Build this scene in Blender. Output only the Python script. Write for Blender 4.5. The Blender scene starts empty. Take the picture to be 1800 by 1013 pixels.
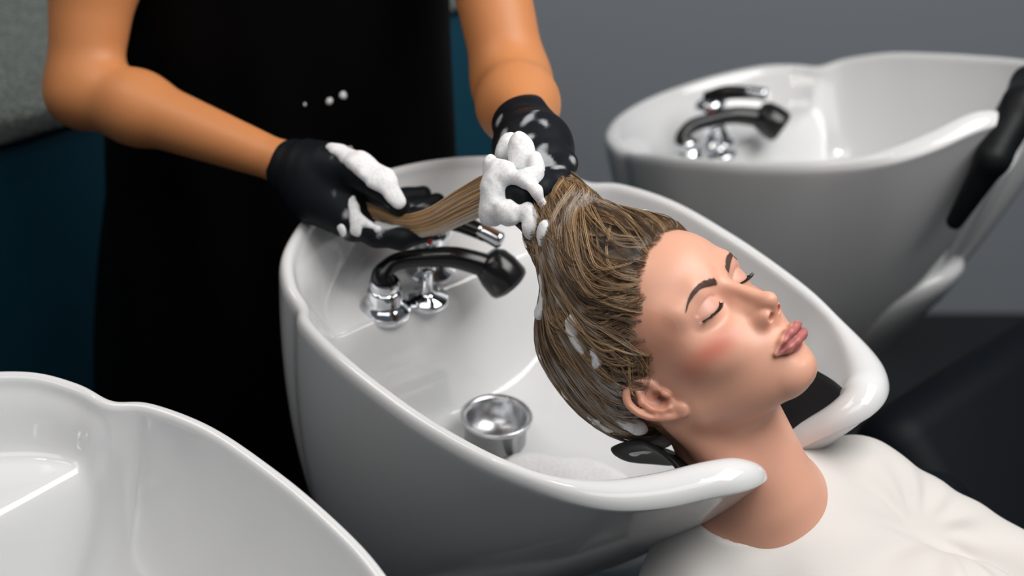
import bpy, bmesh, math, random
import numpy as np
from mathutils import Vector, Matrix

# ------------------------------------------------------------------ camera, world, lights
scene = bpy.context.scene
COL = scene.collection
PITCH = math.radians(30)
FPX, DIST = 3500.0, 1.95
AIM = np.array([0, 0, .92])
CR = np.array([1., 0, 0]); CU = np.array([0, math.sin(PITCH), math.cos(PITCH)]); CW = np.array([0, math.cos(PITCH), -math.sin(PITCH)])
CAM = AIM - DIST * CW
cd = bpy.data.cameras.new('camera'); cam = bpy.data.objects.new('camera', cd); COL.objects.link(cam)
cam.location = CAM; cam.rotation_euler = (math.pi / 2 - PITCH, 0, 0)
cd.sensor_width = 36; cd.lens = FPX / 1800 * 36
cd.dof.use_dof = True; cd.dof.focus_distance = 1.70; cd.dof.aperture_fstop = 3.6
cd.clip_start = .05
scene.camera = cam
w = bpy.data.worlds.new('world'); scene.world = w; w.use_nodes = True
w.node_tree.nodes['Background'].inputs[0].default_value = (.80, .90, 1, 1)
w.node_tree.nodes['Background'].inputs[1].default_value = .10

def area(name, loc, aim, sx, sy, power, col=(1, 1, 1)):
    l = bpy.data.lights.new(name, 'AREA'); l.shape = 'RECTANGLE'; l.size = sx; l.size_y = sy; l.energy = power; l.color = col
    o = bpy.data.objects.new(name, l); COL.objects.link(o); o.location = loc
    o.rotation_euler = (Vector(aim) - Vector(loc)).to_track_quat('-Z', 'Y').to_euler()
    return o
def spot_lamp(name, loc, power, r=.03, col=(1, .9, .75)):
    l = bpy.data.lights.new(name, 'POINT'); l.energy = power; l.shadow_soft_size = r; l.color = col
    o = bpy.data.objects.new(name, l); COL.objects.link(o); o.location = loc
    return o
area('ceiling_panel_main', (1.0, -.35, 2.45), (.15, -.15, .9), 1.5, 1.1, 40, (1, .98, .955))
area('fill_panel_front', (-.1, -1.2, 2.75), (.0, .0, .8), 1.8, .8, 10, (1, .97, .94))  # added fill light, brightens face and neck from the front
area('ceiling_panel_left', (-1.1, .2, 2.6), (-.3, .3, .9), .8, .8, 8, (1, .93, .84))
spot_lamp('ceiling_downlight', (-.55, -.1, 2.6), 4.5)
spot_lamp('ceiling_downlight', (.35, -.55, 2.6), 4.5)
vs = scene.view_settings
vs.view_transform = 'Standard'; vs.look = 'None'; vs.exposure = 0.0; vs.gamma = 1; vs.use_curve_mapping = False

# ------------------------------------------------------------------ helpers: objects and materials
def prop(o, label=None, cat=None, group=None, kind=None):
    if label: o['label'] = label
    if cat: o['category'] = cat
    if group: o['group'] = group
    if kind: o['kind'] = kind
    return o
def empty(name, loc=(0, 0, 0), mat=None):
    o = bpy.data.objects.new(name, None); COL.objects.link(o); o.empty_display_size = .05
    if mat is not None: o.matrix_world = mat
    else: o.location = loc
    return o
def mesh_obj(name, verts, faces, mat, parent=None, smooth=True):
    me = bpy.data.meshes.new(name)
    if isinstance(faces, np.ndarray) and isinstance(verts, np.ndarray):
        n = faces.shape[1]
        me.vertices.add(len(verts)); me.vertices.foreach_set('co', verts.astype(np.float32).ravel())
        me.loops.add(faces.size); me.loops.foreach_set('vertex_index', faces.astype(np.int32).ravel())
        me.polygons.add(len(faces)); me.polygons.foreach_set('loop_start', np.arange(0, faces.size, n, dtype=np.int32))
        me.update(calc_edges=True); me.validate()
    else:
        me.from_pydata([tuple(map(float, v)) for v in verts], [], [tuple(map(int, f)) for f in faces]); me.update()
    if smooth: me.polygons.foreach_set('use_smooth', [True] * len(me.polygons))
    if mat is not None: me.materials.append(mat)
    o = bpy.data.objects.new(name, me); COL.objects.link(o)
    if parent is not None: o.parent = parent
    return o
def bm_obj(name, bm, mat, parent=None, smooth=True):
    me = bpy.data.meshes.new(name); bm.to_mesh(me); bm.free()
    if smooth: me.polygons.foreach_set('use_smooth', [True] * len(me.polygons))
    me.materials.append(mat)
    o = bpy.data.objects.new(name, me); COL.objects.link(o)
    if parent is not None: o.parent = parent
    return o
def rbox(size, loc=(0, 0, 0), bevel=.01, seg=3):
    bm = bmesh.new(); bmesh.ops.create_cube(bm, size=1)
    for v in bm.verts: v.co = Vector((v.co.x * size[0] + loc[0], v.co.y * size[1] + loc[1], v.co.z * size[2] + loc[2]))
    if bevel: bmesh.ops.bevel(bm, geom=bm.edges[:], offset=bevel, segments=seg, affect='EDGES', profile=.5)
    return bm
def set_color(o, rgb, name='tone'):
    me = o.data; at = me.color_attributes.new(name, 'FLOAT_COLOR', 'POINT')
    a = np.ones((len(me.vertices), 4), np.float32); a[:, :3] = rgb
    at.data.foreach_set('color', a.ravel())
def mat(name, col=(.8, .8, .8), rough=.5, metal=0., coat=0., sss=0., spec=.5, attr=None, sheen=0.):
    m = bpy.data.materials.new(name); m.use_nodes = True; b = m.node_tree.nodes['Principled BSDF']
    b.inputs['Base Color'].default_value = (*col, 1); b.inputs['Roughness'].default_value = rough; b.inputs['Metallic'].default_value = metal
    b.inputs['Coat Weight'].default_value = coat; b.inputs['Coat Roughness'].default_value = .05
    b.inputs['Specular IOR Level'].default_value = spec
    if sss:
        b.inputs['Subsurface Weight'].default_value = sss; b.inputs['Subsurface Radius'].default_value = (1, .35, .2); b.inputs['Subsurface Scale'].default_value = .006
    if sheen: b.inputs['Sheen Weight'].default_value = sheen
    if attr:
        n = m.node_tree.nodes.new('ShaderNodeAttribute'); n.attribute_name = attr
        m.node_tree.links.new(n.outputs['Color'], b.inputs['Base Color'])
    return m
def nodes(m): return m.node_tree.nodes, m.node_tree.links, m.node_tree.nodes['Principled BSDF']
def add_bump(m, scale, strength, dist=.002, detail=3, kind='noise', stretch=None):
    N, L, b = nodes(m)
    tc = N.new('ShaderNodeTexCoord'); t = N.new('ShaderNodeTexNoise' if kind == 'noise' else 'ShaderNodeTexVoronoi')
    t.inputs['Scale'].default_value = scale
    if kind == 'noise': t.inputs['Detail'].default_value = detail
    src = tc.outputs['Object']
    if stretch:
        mp = N.new('ShaderNodeMapping'); mp.inputs['Scale'].default_value = stretch; L.new(src, mp.inputs['Vector']); src = mp.outputs[0]
    L.new(src, t.inputs['Vector'])
    bp = N.new('ShaderNodeBump'); bp.inputs['Strength'].default_value = strength; bp.inputs['Distance'].default_value = dist
    L.new(t.outputs[0], bp.inputs['Height']); L.new(bp.outputs[0], b.inputs['Normal'])
    return t, bp
def noise_color(m, scale, stops, detail=4, stretch=None):
    N, L, b = nodes(m)
    tc = N.new('ShaderNodeTexCoord'); t = N.new('ShaderNodeTexNoise'); t.inputs['Scale'].default_value = scale; t.inputs['Detail'].default_value = detail
    src = tc.outputs['Object']
    if stretch:
        mp = N.new('ShaderNodeMapping'); mp.inputs['Scale'].default_value = stretch; L.new(src, mp.inputs['Vector']); src = mp.outputs[0]
    L.new(src, t.inputs['Vector'])
    r = N.new('ShaderNodeValToRGB'); e = r.color_ramp.elements
    while len(e) < len(stops): e.new(.5)
    for k, (p, c) in enumerate(stops): e[k].position = p; e[k].color = (*c, 1)
    L.new(t.outputs[0], r.inputs[0]); L.new(r.outputs[0], b.inputs['Base Color'])

# ------------------------------------------------------------------ helpers: signed distance modelling + surface nets
def nrm(v): v = np.asarray(v, float); return v / np.linalg.norm(v)
def smin(a, b, k):
    h = np.maximum(k - np.abs(a - b), 0) / k
    return np.minimum(a, b) - h * h * k * .25
def smax(a, b, k): return -smin(-a, -b, k)
def sph(p, c, r): return np.sqrt(((p - np.asarray(c, np.float32)) ** 2).sum(1)) - r
def ell(p, c, r, rot=None):
    q = p - np.asarray(c, np.float32)
    if rot is not None: q = q @ np.asarray(rot, np.float32)      # columns of rot = local axes
    r = np.asarray(r, np.float32)
    k0 = np.sqrt(((q / r) ** 2).sum(1)); k1 = np.sqrt(((q / (r * r)) ** 2).sum(1)) + 1e-9
    return k0 * (k0 - 1) / k1
def cap(p, a, b, ra, rb=None):
    rb = ra if rb is None else rb
    a = np.asarray(a, np.float32); b = np.asarray(b, np.float32)
    d = b - a; q = p - a
    t = np.clip((q @ d) / (d @ d + 1e-12), 0, 1)
    return np.sqrt(((q - t[:, None] * d) ** 2).sum(1)) - (ra + (rb - ra) * t)
def chain(p, pts, rad, k=None):
    """pts polyline, rad scalar or list; smooth-union of its cones"""
    if np.isscalar(rad): rad = [rad] * len(pts)
    d = None
    for i in range(len(pts) - 1):
        c = cap(p, pts[i], pts[i + 1], rad[i], rad[i + 1])
        d = c if d is None else (np.minimum(d, c) if k is None else smin(d, c, k))
    return d
def catmull(pts, n, closed=False):
    P = np.asarray(pts, float); m = len(P); out = []
    segs = m if closed else m - 1
    for i in range(segs):
        if closed: a, b, c, d = P[(i - 1) % m], P[i], P[(i + 1) % m], P[(i + 2) % m]
        else: a, b, c, d = P[max(i - 1, 0)], P[i], P[i + 1], P[min(i + 2, m - 1)]
        for t in np.linspace(0, 1, n, endpoint=False):
            out.append(.5 * (2 * b + (c - a) * t + (2 * a - 5 * b + 4 * c - d) * t * t + (3 * b - a - 3 * c + d) * t ** 3))
    if not closed: out.append(P[-1])
    return np.array(out)
def isosurface(f, lo, hi, h, project=1, block=4, lip=1.3):
    lo = np.asarray(lo, float); hi = np.asarray(hi, float)
    nb = np.maximum(np.ceil((hi - lo) / (h * block)).astype(int), 1)
    n = nb * block + 1
    ctr = np.stack(np.meshgrid(*[lo[i] + (np.arange(nb[i]) + .5) * block * h for i in range(3)], indexing='ij'), -1).reshape(-1, 3).astype(np.float32)
    fc = np.concatenate([f(c_) for c_ in np.array_split(ctr, len(ctr) // 150000 + 1)]).reshape(nb)
    V = np.repeat(np.repeat(np.repeat(fc, block, 0), block, 1), block, 2).astype(np.float32)
    V = np.pad(V, ((0, 1),) * 3, mode='edge')
    near = np.abs(fc) < lip * h * block * .87
    need = np.zeros(V.shape, bool)
    nn = np.repeat(np.repeat(np.repeat(near, block, 0), block, 1), block, 2)
    for i in (0, 1):
        for j in (0, 1):
            for k in (0, 1): need[i:i + nn.shape[0], j:j + nn.shape[1], k:k + nn.shape[2]] |= nn
    idx = np.argwhere(need)
    val = np.concatenate([f((lo + c_ * h).astype(np.float32)) for c_ in np.array_split(idx, len(idx) // 150000 + 1)]) if len(idx) else []
    V[idx[:, 0], idx[:, 1], idx[:, 2]] = val
    ins = V < 0
    c = [(i, j, k) for i in (0, 1) for j in (0, 1) for k in (0, 1)]
    sl = lambda A, i, j, k: A[i:A.shape[0] - 1 + i, j:A.shape[1] - 1 + j, k:A.shape[2] - 1 + k]
    cnt = np.zeros(tuple(n - 1), np.int8)
    for o in c: cnt += sl(ins, *o)
    cells = np.argwhere((cnt > 0) & (cnt < 8))
    cid = -np.ones(tuple(n - 1), np.int32); cid[cells[:, 0], cells[:, 1], cells[:, 2]] = np.arange(len(cells))
    acc = np.zeros((len(cells), 3)); num = np.zeros(len(cells))
    cv = {o: V[cells[:, 0] + o[0], cells[:, 1] + o[1], cells[:, 2] + o[2]] for o in c}
    for a in c:
        for ax in range(3):
            if a[ax]: continue
            b = list(a); b[ax] = 1; b = tuple(b)
            va, vb = cv[a], cv[b]; m = (va < 0) != (vb < 0)
            t = np.where(m, va / np.where(m, va - vb, 1), 0)
            pos = np.array(a, float)[None].repeat(len(cells), 0); pos[:, ax] = t
            acc[m] += pos[m]; num[m] += 1
    P = lo + (cells + acc / num[:, None]) * h
    F = []
    for ax in range(3):
        u, v = (ax + 1) % 3, (ax + 2) % 3
        A = np.moveaxis(ins, ax, 0)
        e = np.argwhere(np.diff(ins.astype(np.int8), axis=ax) != 0)
        e = e[(e[:, u] > 0) & (e[:, v] > 0) & (e[:, u] < n[u] - 1) & (e[:, v] < n[v] - 1)]
        if not len(e): continue
        q = []
        for du, dv in ((-1, -1), (0, -1), (0, 0), (-1, 0)):
            x = e.copy(); x[:, u] += du; x[:, v] += dv
            q.append(cid[x[:, 0], x[:, 1], x[:, 2]])
        q = np.stack(q, 1)
        fl = ~ins[e[:, 0], e[:, 1], e[:, 2]]
        q[fl] = q[fl][:, ::-1]
        F.append(q)
    F = np.concatenate(F); F = F[(F >= 0).all(1)]
    for _ in range(project):
        p = P.astype(np.float32); v = f(p); e = h * .3; g = np.stack([f(p + np.float32(e) * np.eye(3, dtype=np.float32)[i]) - v for i in range(3)], 1) / e
        gn = (g * g).sum(1); st = v / np.maximum(gn, .15)
        P = P - np.clip(st, -h, h)[:, None] * g * .8
    return P, F
def tubes(paths, radii, sides=5, flat=None):
    """many tubes in one vertex/face list; paths list of (n,3), radii list of arrays"""
    VV, FF, base = [], [], 0
    for p, r in zip(paths, radii):
        p = np.asarray(p, float); n = len(p); r = np.broadcast_to(r, (n,))
        t = np.gradient(p, axis=0); t /= np.linalg.norm(t, axis=1)[:, None] + 1e-12
        a = np.array([0, 0, 1.]) if abs(t[0][2]) < .9 else np.array([1., 0, 0])
        u = np.cross(t, a); u /= np.linalg.norm(u, axis=1)[:, None] + 1e-12
        v = np.cross(t, u)
        ang = np.arange(sides) * 2 * np.pi / sides
        ring = p[:, None, :] + r[:, None, None] * (np.cos(ang)[None, :, None] * u[:, None] + np.sin(ang)[None, :, None] * v[:, None])
        VV.append(ring.reshape(-1, 3))
        i = np.arange(n - 1)[:, None] * sides; j = np.arange(sides)[None]
        j2 = (j + 1) % sides
        FF.append((base + np.stack([i + j, i + j2, i + sides + j2, i + sides + j], -1)).reshape(-1, 4))
        base += n * sides
    return np.concatenate(VV), np.concatenate(FF)
def tube_obj(name, path, r, m, parent=None, sides=14, cap_ends=True):
    p = np.asarray(path, float); r = np.broadcast_to(np.asarray(r, float), (len(p),)).copy()
    if cap_ends:
        t0 = nrm(p[0] - p[1]); t1 = nrm(p[-1] - p[-2])
        p = np.concatenate([[p[0] + t0 * r[0] * .35, p[0] + t0 * r[0] * .3], p, [p[-1] + t1 * r[-1] * .3, p[-1] + t1 * r[-1] * .35]])
        r = np.concatenate([[1e-5, r[0] * .7], r, [r[-1] * .7, 1e-5]])
    V, Fq = tubes([p], [r], sides)
    return mesh_obj(name, V, Fq, m, parent)
def lathe_obj(name, prof, m, parent=None, n=32, M=None):
    """prof list of (r,z)"""
    prof = np.asarray(prof, float); a = np.arange(n) * 2 * np.pi / n
    V = np.stack([prof[:, None, 0] * np.cos(a), prof[:, None, 0] * np.sin(a), prof[:, None, 1] + 0 * a], -1).reshape(-1, 3)
    if M is not None: V = V @ np.asarray(M)[:3, :3].T + np.asarray(M)[:3, 3]
    i = np.arange(len(prof) - 1)[:, None] * n; j = np.arange(n)[None]; j2 = (j + 1) % n
    Fq = np.stack([i + j, i + j2, i + n + j2, i + n + j], -1).reshape(-1, 4)
    return mesh_obj(name, V, Fq, m, parent)
def mat4(R3, t):
    M = np.eye(4); M[:3, :3] = R3; M[:3, 3] = t; return M
def pix(px, py, depth):
    """world point seen at a pixel of the photograph, a given distance along the view axis"""
    return CAM + depth * (CW + CR * (px - 900) / FPX - CU * (py - 506.5) / FPX)
rng = np.random.default_rng(7)
# ------------------------------------------------------------------ materials
M_ceramic = mat('white_glazed_ceramic', (.66, .665, .675), .09, coat=.3)
M_chrome = mat('chrome', (.75, .77, .8), .08, metal=1)
M_steel = mat('brushed_steel', (.55, .56, .58), .28, metal=1)
M_black_plastic = mat('black_plastic', (.006, .006, .007), .22)
M_rubber = mat('black_rubber', (.004, .005, .006), .5, spec=.2)
M_leather = mat('black_leather', (.0025, .004, .0065), .55, spec=.12)
add_bump(M_leather, 350, .15, .0005)
M_red = mat('red_mark', (.5, .01, .01), .4)
M_wall = mat('grey_wall_paint', (.27, .30, .335), .6)
add_bump(M_wall, 60, .04, .001)
M_floor = mat('dark_floor', (.02, .023, .028), .35)
noise_color(M_floor, 6, [(.3, (.006, .008, .010)), (.7, (.013, .016, .019))])
M_blue = mat('dark_blue_lacquer', (.003, .050, .085), .5)
M_granite = mat('grey_granite', (.3, .33, .3), .35)
noise_color(M_granite, 210, [(.32, (.05, .065, .06)), (.45, (.13, .155, .145)), (.55, (.20, .23, .215)), (.68, (.38, .41, .39))], 6)
M_black_item = mat('black_gloss', (.004, .004, .005), .3)

# ------------------------------------------------------------------ setting
def slab(name, lo, hi, m):
    lo, hi = np.array(lo, float), np.array(hi, float)
    return prop(bm_obj(name, rbox(hi - lo, (lo + hi) / 2, .0), m, smooth=False), kind='structure')
slab('floor', (-3, -3, -.05), (3.5, 1.6, 0), M_floor)
slab('wall_back', (-3, 1.50, 0), (3.5, 1.6, 2.9), M_wall)

# counter with granite top along the back left
CD = nrm([.78, .62, 0]); CN = nrm([-.62, .78, 0])          # along the front edge, into the depth
CMAT = Matrix(mat4(np.stack([CD, CN, [0, 0, 1]], 1), (0, 0, 0)).tolist())
c_end = np.array([-.01, .955, 0]); c_end0 = c_end.copy()
def counter_box(name, s0, s1, d0, d1, z0, z1, m, bevel, parent=None):
    bm = rbox((s1 - s0, d1 - d0, z1 - z0), ((s0 + s1) / 2, (d0 + d1) / 2, (z0 + z1) / 2), bevel)
    o = bm_obj(name, bm, m, parent); o.matrix_world = Matrix(mat4(np.stack([CD, CN, [0, 0, 1]], 1), c_end).tolist()); return o
for i, (s0, s1) in enumerate(((-.62, 0.), (-1.24, -.622), (-1.86, -1.242))):
    t = empty('base_cabinet', mat=Matrix(mat4(np.stack([CD, CN, [0, 0, 1]], 1), c_end + CD * (s0 + s1) / 2).tolist()))
    wd = s1 - s0
    bm_obj('carcass', rbox((wd, .50, .74), (0, .29, .46), .002), M_blue, t)
    bm_obj('plinth', rbox((wd, .46, .09), (0, .32, .045), .002), M_black_item, t)
    for sx in (-1, 1):
        d = bm_obj('door', rbox((wd / 2 - .003, .02, .73), (sx * wd / 4, .03, .462), .003), M_blue, t)
    prop(t, ['dark blue base cabinet between the black apron and the grey wall',
             'dark blue base cabinet directly behind the stylist in the black apron',
             'dark blue base cabinet at the left edge under the granite top'][i], 'cabinet', 'blue base cabinets behind the stylist')
ct = counter_box('countertop', -1.87, .015, 0, .60, .84, .88, M_granite, .012)
bx_ = bm_obj('appliance', rbox((.20, .16, .10), (-1.46, .30, .93), .02), M_black_item); bx_.matrix_world = ct.matrix_world.copy()
prop(bx_, 'black appliance on the granite countertop at the upper left corner', 'appliance')
prop(ct, 'speckled grey-green granite countertop on the blue cabinets at upper left', 'countertop')

# ------------------------------------------------------------------ shampoo basins
SIDE = [(-.290, .05, .006), (-.270, .10, .006), (-.235, .15, .004), (-.200, .175, -.002), (-.167, .185, -.007), (-.137, .203, -.002), (-.075, .216, .002), (0, .218, .0), (.06, .214, -.002), (.12, .204, -.003), (.17, .187, -.003)]
FAR_PRONG = [(.21, .167, -.001), (.238, .146, .003), (.255, .124, .006), (.258, .106, .0), (.250, .092, -.012), (.234, .080, -.032), (.214, .066, -.055), (.203, .046, -.074)]
NEAR_PRONG = [(.212, -.162, .002), (.241, -.130, .009), (.260, -.100, .016), (.271, -.076, .017), (.268, -.053, .008), (.246, -.034, -.022), (.224, -.022, -.055), (.206, -.002, -.074)]
RIM_CTRL = [(-.297, 0, .006)] + SIDE + FAR_PRONG + [(.198, .022, -.080)] + NEAR_PRONG[::-1] + [(x, -y, z) for x, y, z in SIDE[::-1]]
RIM = catmull(RIM_CTRL, 6, closed=True)
def basin_mesh():
    n = len(RIM)
    tan = np.roll(RIM, -1, 0) - np.roll(RIM, 1, 0); tan[:, 2] = 0; tan /= np.linalg.norm(tan, axis=1)[:, None]
    out = np.stack([-tan[:, 1], tan[:, 0], 0 * tan[:, 0]], 1)          # outward (curve is clockwise from above)
    for _ in range(6): out = (np.roll(out, 1, 0) + out + np.roll(out, -1, 0)) / 3
    out /= np.linalg.norm(out, axis=1)[:, None]
    front = np.clip((RIM[:, 0] - .15) / .1, 0, 1); front = front * front * (3 - 2 * front)
    wdt = .0078 + .0125 * front                                              # half thickness of the lip
    rings = []
    ang = np.arctan2(RIM[:, 1], RIM[:, 0] + .10)
    base = np.stack([-.150 + .135 * np.cos(ang), .140 * np.sin(ang), np.full(n, -.345)], 1)
    p0 = RIM + out * wdt[:, None]; p0[:, 2] -= .013
    fw = (.80 - .22 * np.clip((RIM[:, 0] + .1) / .3, 0, 1))[:, None]
    p1 = base * (1 - fw) + p0 * fw; p1[:, 2] = p0[:, 2] * .47 + base[:, 2] * .53
    p1 += out * .012
    bc = np.array([-.15, 0, -.345])
    rings.append(bc + (base - bc) * .02); rings.append(bc + (base - bc) * .7); rings.append(bc + (base - bc) * .93 + np.array([0, 0, .002]))
    for t in np.linspace(0, 1, 16):
        rings.append(base * (1 - t) ** 2 * 1 + 2 * t * (1 - t) * p1 + t * t * p0 if True else 0)
    for a in np.radians([-5, 30, 60, 90, 120, 150, 185]):                     # the rolled lip
        o = RIM + out * (wdt * np.cos(a))[:, None]; o[:, 2] += -.010 + (.010 + .006 * front) * np.sin(a) - .004 * front; rings.append(o)
    dc = np.array([-.03, 0])
    inn = RIM - out * wdt[:, None]; zi = inn[:, 2] - .013
    for s in list(np.linspace(.03, .97, 34)):
        r = 1 - s
        xy = dc + (inn[:, :2] - dc) * r
        e = 1 - (1 - (1 - r) * 1.0) ** 3.2 if False else 1 - r ** 3.4           # steep near the wall, flat floor
        z = zi + (-.187 - zi) * e
        k = np.clip((xy[:, 0] + .168) / .08, 0, 1); k = k * k * (3 - 2 * k)
        edge = np.clip((s) / .14, 0, 1); edge = edge * edge * (3 - 2 * edge)
        sh = (zi + (-.055 - zi) * edge) * (1 - k) + k * -.30 - .02 * np.clip((xy[:, 0] + .30), 0, .12)
        h = np.maximum(.02 - np.abs(z - sh), 0) / .02
        z = np.maximum(z, sh) + h * h * .02 * .25
        rings.append(np.stack([xy[:, 0], xy[:, 1], z], 1))
    rings.append(np.stack([dc[0] + 0 * zi, dc[1] + 0 * zi, np.full(n, -.187)], 1))
    V = np.concatenate(rings); m = len(rings)
    i = np.arange(m - 1)[:, None] * n; j = np.arange(n)[None]; j2 = (j + 1) % n
    Fq = np.stack([i + j, i + n + j, i + n + j2, i + j2], -1).reshape(-1, 4)
    return V, Fq
BV, BF = basin_mesh()
def basin_frame(yaw, tilt, O):
    y, t = math.radians(yaw), math.radians(tilt)
    a = np.array([math.cos(y), math.sin(y), 0]); b = np.array([-math.sin(y), math.cos(y), 0]); u = np.array([0, 0, 1.])
    return mat4(np.stack([a * math.cos(t) - u * math.sin(t), b, a * math.sin(t) + u * math.cos(t)], 1), O)
bowl_mesh = None
def make_basin(yaw, tilt, O, label, first=None):
    BM = basin_frame(yaw, tilt, O)
    t = empty('shampoo_basin', mat=Matrix(BM.tolist()))
    prop(t, label, 'basin', 'white ceramic shampoo basins in a row')
    if first is None:
        o = mesh_obj('bowl', BV, BF, M_ceramic, t)
        sub = o.modifiers.new('s', 'SUBSURF'); sub.levels = 1; sub.render_levels = 1
        # strainer
        lathe_obj('drain_strainer', [(.001, -.186), (.028, -.186), (.031, -.184), (.031, -.160), (.036, -.158), (.036, -.155), (.0335, -.153), (.030, -.156), (.028, -.160), (.027, -.180), (.001, -.181)], M_steel, t, 36,
                  mat4(np.eye(3), (-.068, -.022, 0)))
        # mixer tap
        mx = np.array([-.196, -.002, 0])
        f = lathe_obj('mixer_tap', [(.001, -.062), (.024, -.062), (.026, -.058), (.025, -.053), (.018, -.050), (.0175, -.02), (.020, -.016), (.0205, -.002), (.015, .004), (.001, .006)], M_chrome, t, 32, mat4(np.eye(3), mx))
        lv = catmull([mx + (0, 0, .002), mx + (.022, .006, .010), mx + (.046, .016, .008), mx + (.070, .028, .001)], 6)
        tube_obj('lever', lv, np.interp(np.linspace(0, 1, len(lv)), [0, .3, .8, 1], [.013, .010, .008, .006]), M_black_plastic, f)
        tube_obj('lever_tip', lv[-6:] + np.array([0, 0, .001]), .0085, M_chrome, f)
        lathe_obj('temperature_mark', [(.0001, .0005), (.003, .0004), (.0035, 0)], M_red, f, 14, mat4(np.stack([[.74, .67, 0], [0, 0, 1.], [.67, -.74, 0]], 1), mx + (0, 0, -.010) + .0202 * np.array([.67, -.74, 0])))
        hr = lathe_obj('shower_holder', [(.001, -.066), (.021, -.066), (.0225, -.062), (.021, -.058), (.009, -.055), (.0055, -.050), (.0055, -.030), (.008, -.0265), (.001, -.026)], M_chrome, t, 28, mat4(np.eye(3), (-.164, -.034, 0)))
        h = lathe_obj('hose_outlet', [(.001, -.068), (.025, -.068), (.027, -.064), (.026, -.058), (.020, -.054), (.0175, -.050), (.0175, -.040), (.014, -.037), (.001, -.037)], M_chrome, t, 32, mat4(np.eye(3), (-.176, -.078, 0)))
    else:
        for ch in first.children:
            c = ch.copy(); COL.objects.link(c); c.parent = t
            for g in ch.children:
                d = g.copy(); COL.objects.link(d); d.parent = c
    return t, BM
basin_main, BM = make_basin(-47.6, 4, (.054, -.088, .95), 'white ceramic shampoo basin holding the head of the woman in the cream top')
basin_far, BMR = make_basin(-45.7, -17.5, (.386, .512, .883), 'empty white ceramic shampoo basin tipped upward in front of the grey wall', basin_main)
basin_near, BML = make_basin(-41.4, 6.2, (-.341, -.513, .949), 'white ceramic shampoo basin cut off by the lower left corner', basin_main)
def bw(B, p): return (np.asarray(p, float) @ B[:3, :3].T) + B[:3, 3]

def pedestal(B, lab):
    a = np.array([B[0, 0], B[1, 0], 0]); a /= np.linalg.norm(a); b = np.array([-a[1], a[0], 0])
    O = B[:3, 3].copy(); O[2] = 0
    t = empty('basin_pedestal', mat=Matrix(mat4(np.stack([a, b, [0, 0, 1]], 1), O).tolist()))
    n = 40; an = np.arange(n) * 2 * np.pi / n
    rings = []
    for z, cx, rx, ry in ((.03, -.16, .02, .02), (.03, -.16, .15, .13), (.05, -.16, .16, .14), (.3, -.16, .14, .125), (.44, -.12, .17, .13), (.52, -.06, .215, .135), (.565, -.035, .235, .135), (.59, -.03, .235, .13), (.60, -.04, .21, .12), (.57, -.10, .05, .05)):
        rings.append(np.stack([cx + rx * np.cos(an), ry * np.sin(an), z + .55 * np.clip(cx + rx * np.cos(an) + .06, 0, .3) * (z > .42)], 1))
    V = np.concatenate(rings); i = np.arange(len(rings) - 1)[:, None] * n; j = np.arange(n)[None]; j2 = (j + 1) % n
    o = mesh_obj('column', V, np.stack([i + j, i + j2, i + n + j2, i + n + j], -1).reshape(-1, 4), M_ceramic, t)
    s = o.modifiers.new('s', 'SUBSURF'); s.levels = 1; s.render_levels = 1
    bm_obj('base_plate', rbox((.40, .32, .03), (-.15, 0, .015), .008), M_black_item, t)
    prop(t, lab, 'pedestal', 'pedestals under the shampoo basins')
pedestal(BM, 'pedestal under the shampoo basin that holds the head of the woman')
pedestal(BMR, 'pale pedestal showing beneath the tipped-up empty basin at right')
pedestal(BML, 'pedestal under the shampoo basin at the lower left corner')

# hand showers parked in the hose outlets
def handset(B, lab, n0=None):
    t = empty('hand_shower', mat=Matrix(B.tolist()))
    if n0 is None:
        hp = catmull([(-.176, -.078, -.038), (-.181, -.077, -.024), (-.178, -.062, -.014), (-.164, -.037, -.012), (-.148, -.012, -.014), (-.131, .012, -.024)], 6)
        tube_obj('handle', hp, np.interp(np.linspace(0, 1, len(hp)), [0, .1, .3, .6, 1], [.013, .0125, .0085, .0095, .0125]), M_black_plastic, t)
        ax_ = nrm([.62, .35, -.70]); u = nrm(np.cross(ax_, [0, 0, 1])); v = np.cross(ax_, u)
        lathe_obj('spray_head', [(.001, -.020), (.013, -.019), (.019, -.012), (.0215, .0), (.022, .014), (.0205, .018), (.001, .018)], M_black_plastic, t, 32, mat4(np.stack([u, v, ax_], 1), (-.122, .022, -.030)))
        lathe_obj('nozzle_plate', [(.001, .0205), (.015, .0205), (.0185, .019), (.0190, .016)], M_rubber, t, 32, mat4(np.stack([u, v, ax_], 1), (-.122, .022, -.030)))
        lathe_obj('collar', [(.0135, -.006), (.0150, -.004), (.0150, .004), (.0135, .006)], M_chrome, t, 28, mat4(np.eye(3), (-.1765, -.078, -.034)))
    else:
        for ch in n0.children: c = ch.copy(); COL.objects.link(c); c.parent = t
    prop(t, lab, 'hand shower', 'black hand showers of the basins'); return t
hs = handset(BM, 'black hand shower parked behind the tap in the basin with the woman')
handset(BMR, 'black hand shower standing in the empty tipped-up basin', hs)
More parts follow.
